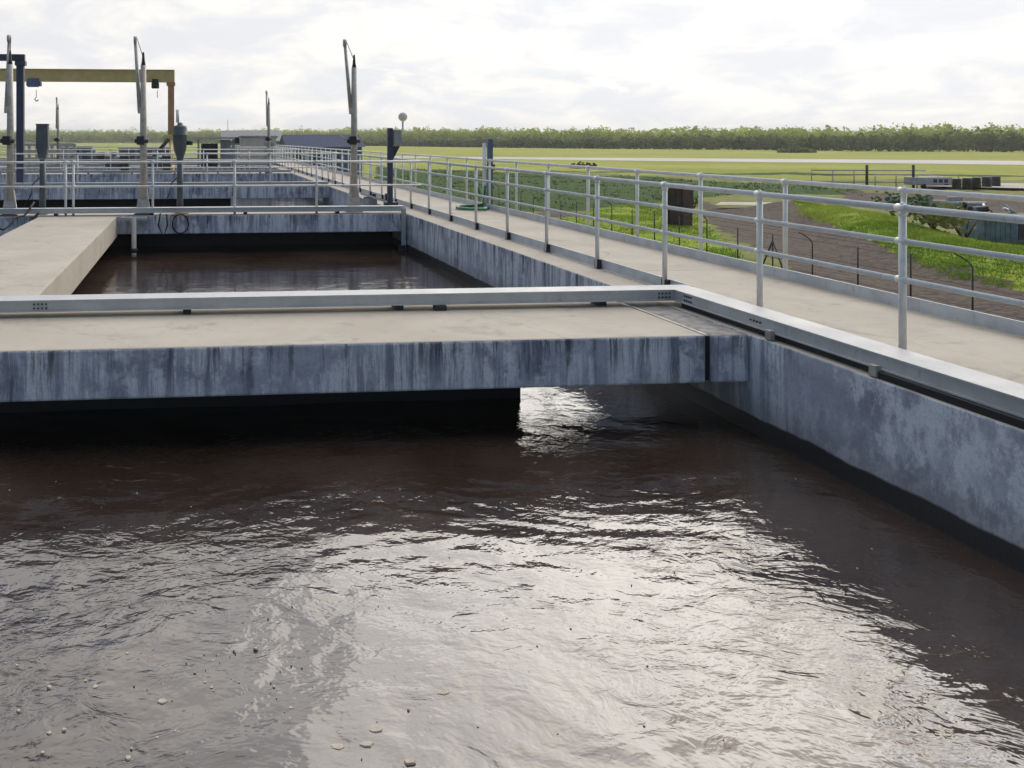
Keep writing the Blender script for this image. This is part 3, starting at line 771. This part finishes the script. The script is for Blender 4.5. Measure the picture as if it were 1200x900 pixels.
def blades(polys, hmin, hmax, wid, seed):
    rnd = random.Random(seed); mb = MB()
    for poly, n in polys:
        xs_ = [p[0] for p in poly]; ys_ = [p[1] for p in poly]; c = 0
        while c < n:
            p = (rnd.uniform(min(xs_), max(xs_)), rnd.uniform(min(ys_), max(ys_)))
            if not inside(p, poly): continue
            if mnoise.noise((p[0] * .35, p[1] * .35, seed)) < rnd.uniform(-.5, .1): continue
            c += 1; z = ground_z(*p)
            hh = (hmin + (hmax - hmin) * rnd.random()) * (.75 + .5 * mnoise.noise((p[0] * .2, p[1] * .2, 4.)))
            for k in range(4):
                a = rnd.uniform(0, 6.28); b = rnd.uniform(0, 6.28); w_ = wid * rnd.uniform(.6, 1.3)
                q = Vector((p[0] + rnd.gauss(0, .12), p[1] + rnd.gauss(0, .12), z - .03)); dx = Vector((w_ * math.cos(a), w_ * math.sin(a), 0)); ln = Vector((math.cos(b), math.sin(b), 0)) * hh * rnd.uniform(.1, .6)
                mb.quad(q - dx, q + dx, q + dx * .7 + ln * .5 + Vector((0, 0, hh * .6)), q - dx * .1 + ln + Vector((0, 0, hh)))
    return mb
tag(blades(((ZONES['reed'][0], 1800),), .10, .36, .05, 21).build('reeds', M['reedm'], recalc=False), 'dark green reeds growing below the railing', 'reeds', kind='stuff')
M['lushm'] = mat_leaf('lush_grass_blade', (.16, .27, .03), (.30, .36, .06), .5)
tag(blades(((ZONES['lush'][0], 9000), (ZONES['lush'][1], 4500), (ZONES['lush'][3], 1200)), .06, .22, .028, 22).build('lush_grass', M['lushm'], recalc=False), 'bright green grass tufts on the sunny bank', 'grass', kind='stuff')

# ------------------------------------------------------------------ yard: fence, bin, tank, rack, posts
fx = 19.9
t = thing('security_fence', 'dark wire fence with angled arms parallel to the walkway', 'fence', (fx, 20, ZG))
first = arm = None
ys_ = [17.2 + 2.0 * k for k in range(24)]
for y in ys_:
    gz = ground_z(fx, y) - ZG
    if first is None:
        first = MB().tube([(0, 0, -.1), (0, 0, 1.82)], .024, 8).build('post', M['post'], t, (0, y - 20, gz))
        arm = MB().tube([(0, 0, 1.80), (-.06, .04, 1.92), (-.2, .12, 2.05), (-.34, .2, 2.14)], .018, 7).build('arm', M['post'], first)
    else:
        c = first.copy(); COL.objects.link(c); c.parent = t; c.location = (0, y - 20, gz)
        if ys_.index(y) in (2, 5, 8, 12, 16, 20): a = arm.copy(); COL.objects.link(a); a.parent = c
for sgn in (-1, 1):
    MB().tube([(0, 9.2 + .02 * sgn, 1.5), (0, 9.2 + .9 * sgn, 0)], .03, 6).build('brace', M['post'], t)
m = MB()
for z, ox, oy in ((.1, 0, 0), (.7, 0, 0), (1.25, 0, 0), (1.75, 0, 0), (1.93, -.06, .04), (2.05, -.2, .12), (2.14, -.34, .2)):
    m.tube([(ox, ys_[0] - 20 + oy, z), (ox, ys_[-1] - 20 + oy, z)], .005, 4)
m.build('wire', M['post'], t)

x, y = ground_pt(798, 266)
t = thing('rusty_skip', 'dark rusty brown steel skip on the grass behind the railing', 'skip', (x, y, ZG), R(20))
m = MB(); m.extrude([(-.42, .1), (.32, .1), (.42, 2.4), (-.42, 2.4)], lambda u, z: (u, -.5, z), lambda u, z: (u, .7, z)); m.build('body', M['brown'], t)
MB().box(-.46, .46, -.54, .74, 2.402, 2.46).build('rim', M['brown'], t)
for k in range(3): MB().box(-.46 , -.422, -.4 + .42 * k, -.32 + .42 * k, .1, 2.4).build('rib', M['dark'], t)
x, y = ground_pt(1204, 286)
t = thing('storage_tank', 'blue grey rectangular tank with dark openings at the right', 'tank', (x, y, ZG), R(-12))
MB().box(-1.9, 2.6, 0, 1.9, .05, 1.25, .04).build('body', M['tank'], t)
MB().box(-1.95, 2.65, -.05, 1.95, 1.252, 1.30, .02).build('lid', M['tank'], t)
for k in range(3): MB().box(-.4 + k * .75, .1 + k * .75, -.04, -.002, .2, .95).build('opening', M['dark'], t)
for k in range(6): MB().box(-1.85 + k * .22, -1.80 + k * .22, -.03, -.002, .15, 1.2).build('rib', M['tank'], t)
x, y = ground_pt(1180, 262)
t = thing('scrap_heap', 'heap of grey and dark scrap metal behind the tank', 'scrap', (x, y, ZG))
rnd = random.Random(4)
for k in range(26):
    m = MB(); l = rnd.uniform(.3, 1.1); a, b, c = rnd.uniform(-3.4, 3.2), rnd.uniform(-.8, .8), rnd.uniform(.2, 1.05)
    dv = Vector((rnd.uniform(-1, 1), rnd.uniform(-1, 1), rnd.uniform(-.3, .5))).normalized() * l
    m.tube([(a, b, c), tuple(Vector((a, b, c)) + dv)], rnd.uniform(.06, .2), rnd.choice((4, 8))).build('scrap_piece', rnd.choice([M['grey'], M['dark'], M['tank'], M['brown'], M['white']]), t)
MB().box(-3.6, 3.4, -1, 1, 0, .3, .1).build('rubble', M['brown'], t)
x, y = ground_pt(1085, 240)
t = thing('low_wall', 'low broken grey block wall in the yard left of the scrap heap', 'wall', (x, y, ZG))
for k, hh in enumerate((.7, .55, .75, .35, .6)): MB().box(-3.2 + 1.25 * k, -2.05 + 1.25 * k, -.15, .15, -.3, hh, .03).build('block', M['pale'] if k % 2 else M['lilac'], t)
x, y = ground_pt(1120, 250)
t = thing('pipe_stack', 'small stack of grey pipes lying in front of the low wall', 'pipes', (x, y, ZG + .25))
for k, (u, z) in enumerate(((-.3, .15), (0, .15), (.3, .15), (-.15, .41), (.15, .41))): MB().tube([(-1.9 + .2 * k, u, z), (1.6 + .15 * k, u, z)], .14, 10).build('pipe', M['grey'] if k % 2 else M['tank'], t)
# pipe rack with two tall posts
x, y = ground_pt(1018, 221)
t = thing('pipe_rack', 'distant pipe frame with two dark posts at the field edge', 'pipe frame', (x, y, ZG))
for a in (-.2, 4.9): MB().tube([(a, 0, 0), (a, 0, 2.4)], .13, 8).build('post', M['post'], t)
m = MB()
for a, b, z in ((-6.2, 10, 1.45), (-6.2, 10, .7), (-6.2, 6.4, 1.9)): m.tube([(a, 0, z), (b, .2, z - .1)], .06, 6)
for k in range(8): m.tube([(-6.2 + 2.3 * k, 0, 0), (-6.2 + 2.3 * k, 0, 1.8 if k < 3 else 1.3)], .05, 6)
m.build('frame', M['grey'], t)
x, y = ground_pt(1098, 221)
t = thing('pale_trailer', 'small pale trailer parked at the field edge', 'trailer', (x, y, ZG))
MB().box(-2.3, 1.7, 0, 1.6, .35, 1.15, .06).build('body', M['lilac'], t)
for k in (-1.4, 1.0): MB().tube([(k, -.06, .25), (k, .2, .25)], .25, 14).build('wheel', M['black'], t)
for k in range(3): MB().box(-.4 + k * .6, .0 + k * .6, -.03, -.002, .6, .95).build('window', M['dark'], t)
first = None
for k, px in enumerate((1121, 1133, 1144, 1156, 1167)):
    x, y = ground_pt(px, 225.5 - .9 * k)
    if first is None:
        first = thing('barrel', 'dark barrel in the row beside the dusty track', 'barrel', (x, y, ZG + .3), group='row of dark barrels')
        MB().lathe([(.36, 0), (.40, .06), (.37, .35), (.40, .40), (.37, .7), (.40, .98), (.34, 1.0)], 14).build('drum', M['dark'], first)
        MB().lathe([(.33, 1.002), (.30, 1.03)], 14).build('lid', M['slate'], first)
    else:
        c = copy_tree(first); c.location = (x, y, ZG + .3)
x, y = ground_pt(683, 197)
t = thing('brush_pile', 'small brown brush pile on the field below the road', 'brush pile', (x, y, ZG))
mb = MB(); leaf_cloud(mb, (0, 0, .2), 2.6, 1.5, .9, 220, .3, random.Random(2), .3); mb.build('twigs', M['brown'], t, recalc=False)
x, y = ground_pt(934, 179)
t = thing('earth_mound', 'low dark mound at the foot of the scrub beyond the road', 'mound', (x, y, ZG))
mb = MB(); leaf_cloud(mb, (0, 0, .3), 7, 4, 1.6, 320, .9, random.Random(12), .3); mb.build('heap', M['wood_near'], t, recalc=False)

hz = bpy.data.materials.new('thin_air_haze'); hz.use_nodes = True; hn = hz.node_tree; hn.nodes.clear()
ho = hn.nodes.new('ShaderNodeOutputMaterial'); hv = hn.nodes.new('ShaderNodeVolumePrincipled'); hv.inputs['Color'].default_value = (.97, .96, .93, 1); hv.inputs['Density'].default_value = .0002; hv.inputs['Anisotropy'].default_value = .3
hn.links.new(hv.outputs[0], ho.inputs['Volume'])
tag(MB().box(-5200, 7500, -3500, 9000, -6, 40).build('haze', hz), 'thin pale air over the plain', 'haze', kind='stuff')

# ------------------------------------------------------------------ world, sun, camera
SAZ, SEL = R(36), R(29)          # azimuth from +y towards +x, elevation
S = Vector((math.sin(SAZ) * math.cos(SEL), math.cos(SAZ) * math.cos(SEL), math.sin(SEL)))
world = bpy.data.worlds.new('World'); scene.world = world; world.use_nodes = True
nt = world.node_tree; N = nt.nodes; L = nt.links
bg = N['Background']
def wn(kind, **kw):
    n = N.new(kind)
    for k, v in kw.items(): setattr(n, k, v)
    return n
sky = wn('ShaderNodeTexSky', sky_type='NISHITA', sun_disc=False, sun_elevation=SEL, sun_rotation=SAZ, air_density=1.0, dust_density=1.2, ozone_density=1.5)
tc = wn('ShaderNodeTexCoord'); D = tc.outputs['Generated']
sp = wn('ShaderNodeSeparateXYZ'); L.new(D, sp.inputs[0])
def wm(op, a, b=0., clamp=False):
    n = wn('ShaderNodeMath', operation=op); n.use_clamp = clamp
    for i, v in enumerate((a, b)):
        if hasattr(v, 'is_output'): L.new(v, n.inputs[i])
        else: n.inputs[i].default_value = v
    return n.outputs[0]
def wr(f, lo, hi, a=0., b=1.):
    n = wn('ShaderNodeMapRange', interpolation_type='SMOOTHSTEP'); L.new(f, n.inputs[0])
    for i, v in enumerate((lo, hi, a, b)): n.inputs[i + 1].default_value = v
    return n.outputs[0]
zz = wm('ADD', wm('MAXIMUM', sp.outputs[2], 0.), .30)
cv = wn('ShaderNodeCombineXYZ'); L.new(wm('DIVIDE', sp.outputs[0], zz), cv.inputs[0]); L.new(wm('DIVIDE', sp.outputs[1], zz), cv.inputs[1])
def wnoise(scale, detail, rough, off):
    a = wn('ShaderNodeVectorMath', operation='ADD'); L.new(cv.outputs[0], a.inputs[0]); a.inputs[1].default_value = off
    n = wn('ShaderNodeTexNoise'); L.new(a.outputs[0], n.inputs['Vector']); n.inputs['Scale'].default_value = scale
    n.inputs['Detail'].default_value = detail; n.inputs['Roughness'].default_value = rough; n.inputs['Distortion'].default_value = .4
    return n.outputs['Fac']
dotn = wn('ShaderNodeVectorMath', operation='DOT_PRODUCT'); L.new(D, dotn.inputs[0]); dotn.inputs[1].default_value = S
sd = wm('MAXIMUM', dotn.outputs['Value'], 0.)
glow = wm('POWER', sd, 7.)
glow2 = wm('POWER', sd, 60.)
low = wr(sp.outputs[2], .0, .30, 1., 0.)                       # cloud bank thickens to the horizon
front = wr(dotn.outputs['Value'], -.2, .9)
cl = wnoise(1.5, 8, .58, (2.3, 5.1, 0))
cover = wm('ADD', cl, wm('ADD', wm('MULTIPLY', low, .10), wm('SUBTRACT', wm('MULTIPLY', front, .24), .11)))
mid = wm('MULTIPLY', wr(sp.outputs[2], .16, .30), .03)
mask = wr(wm('SUBTRACT', wm('ADD', cover, wr(sp.outputs[2], .0, .05, .25, 0.)), mid), .475, .585)
shade = wr(wnoise(3.2, 7, .6, (7.7, 1.2, 0)), .38, .66)
CB = 9.0
cm = wn('ShaderNodeMix', data_type='RGBA'); L.new(shade, cm.inputs[0])
cm.inputs[6].default_value = (CB * .80, CB * .81, CB * .845, 1); cm.inputs[7].default_value = (CB * 1.02, CB * .985, CB * .925, 1)
hi = wr(sp.outputs[2], .14, .40)
gl = wm('ADD', 1., wm('ADD', wm('MULTIPLY', hi, wm('ADD', .95, wm('MULTIPLY', glow, 1.6))), wm('ADD', wm('MULTIPLY', glow, .18), wm('MULTIPLY', glow2, 1.))))
back = wr(dotn.outputs['Value'], -.6, .6, .6, 1.)             # clouds away from the sun are duller
cm2 = wn('ShaderNodeVectorMath', operation='SCALE'); L.new(cm.outputs[2], cm2.inputs[0]); L.new(wm('MULTIPLY', gl, back), cm2.inputs['Scale'])
mx = wn('ShaderNodeMix', data_type='RGBA'); L.new(mask, mx.inputs[0]); L.new(sky.outputs[0], mx.inputs[6]); L.new(cm2.outputs[0], mx.inputs[7])
L.new(mx.outputs[2], bg.inputs[0]); bg.inputs[1].default_value = .1

sun = bpy.data.lights.new('sun', 'SUN'); sun.energy = 0.8; sun.angle = R(50); sun.color = (1, .90, .74)
so = bpy.data.objects.new('sun', sun); COL.objects.link(so); so.rotation_euler = (-S).to_track_quat('-Z', 'Y').to_euler(); so.location = (20, 20, 30)

cam = bpy.data.cameras.new('camera'); co = bpy.data.objects.new('camera', cam); COL.objects.link(co)
co.location = (0, 0, H); co.rotation_euler = (R(90), 0, -TH)
cam.sensor_width = 36; cam.lens = F / 1200 * 36
cam.shift_x = (600 - CX) / 1200; cam.shift_y = -(450 - CY) / 1200
cam.clip_start = .05; cam.clip_end = 20000
scene.camera = co
vs_ = scene.view_settings; vs_.view_transform = 'Standard'; vs_.look = 'None'; vs_.gamma = 1; vs_.use_curve_mapping = False; vs_.exposure = 0.22
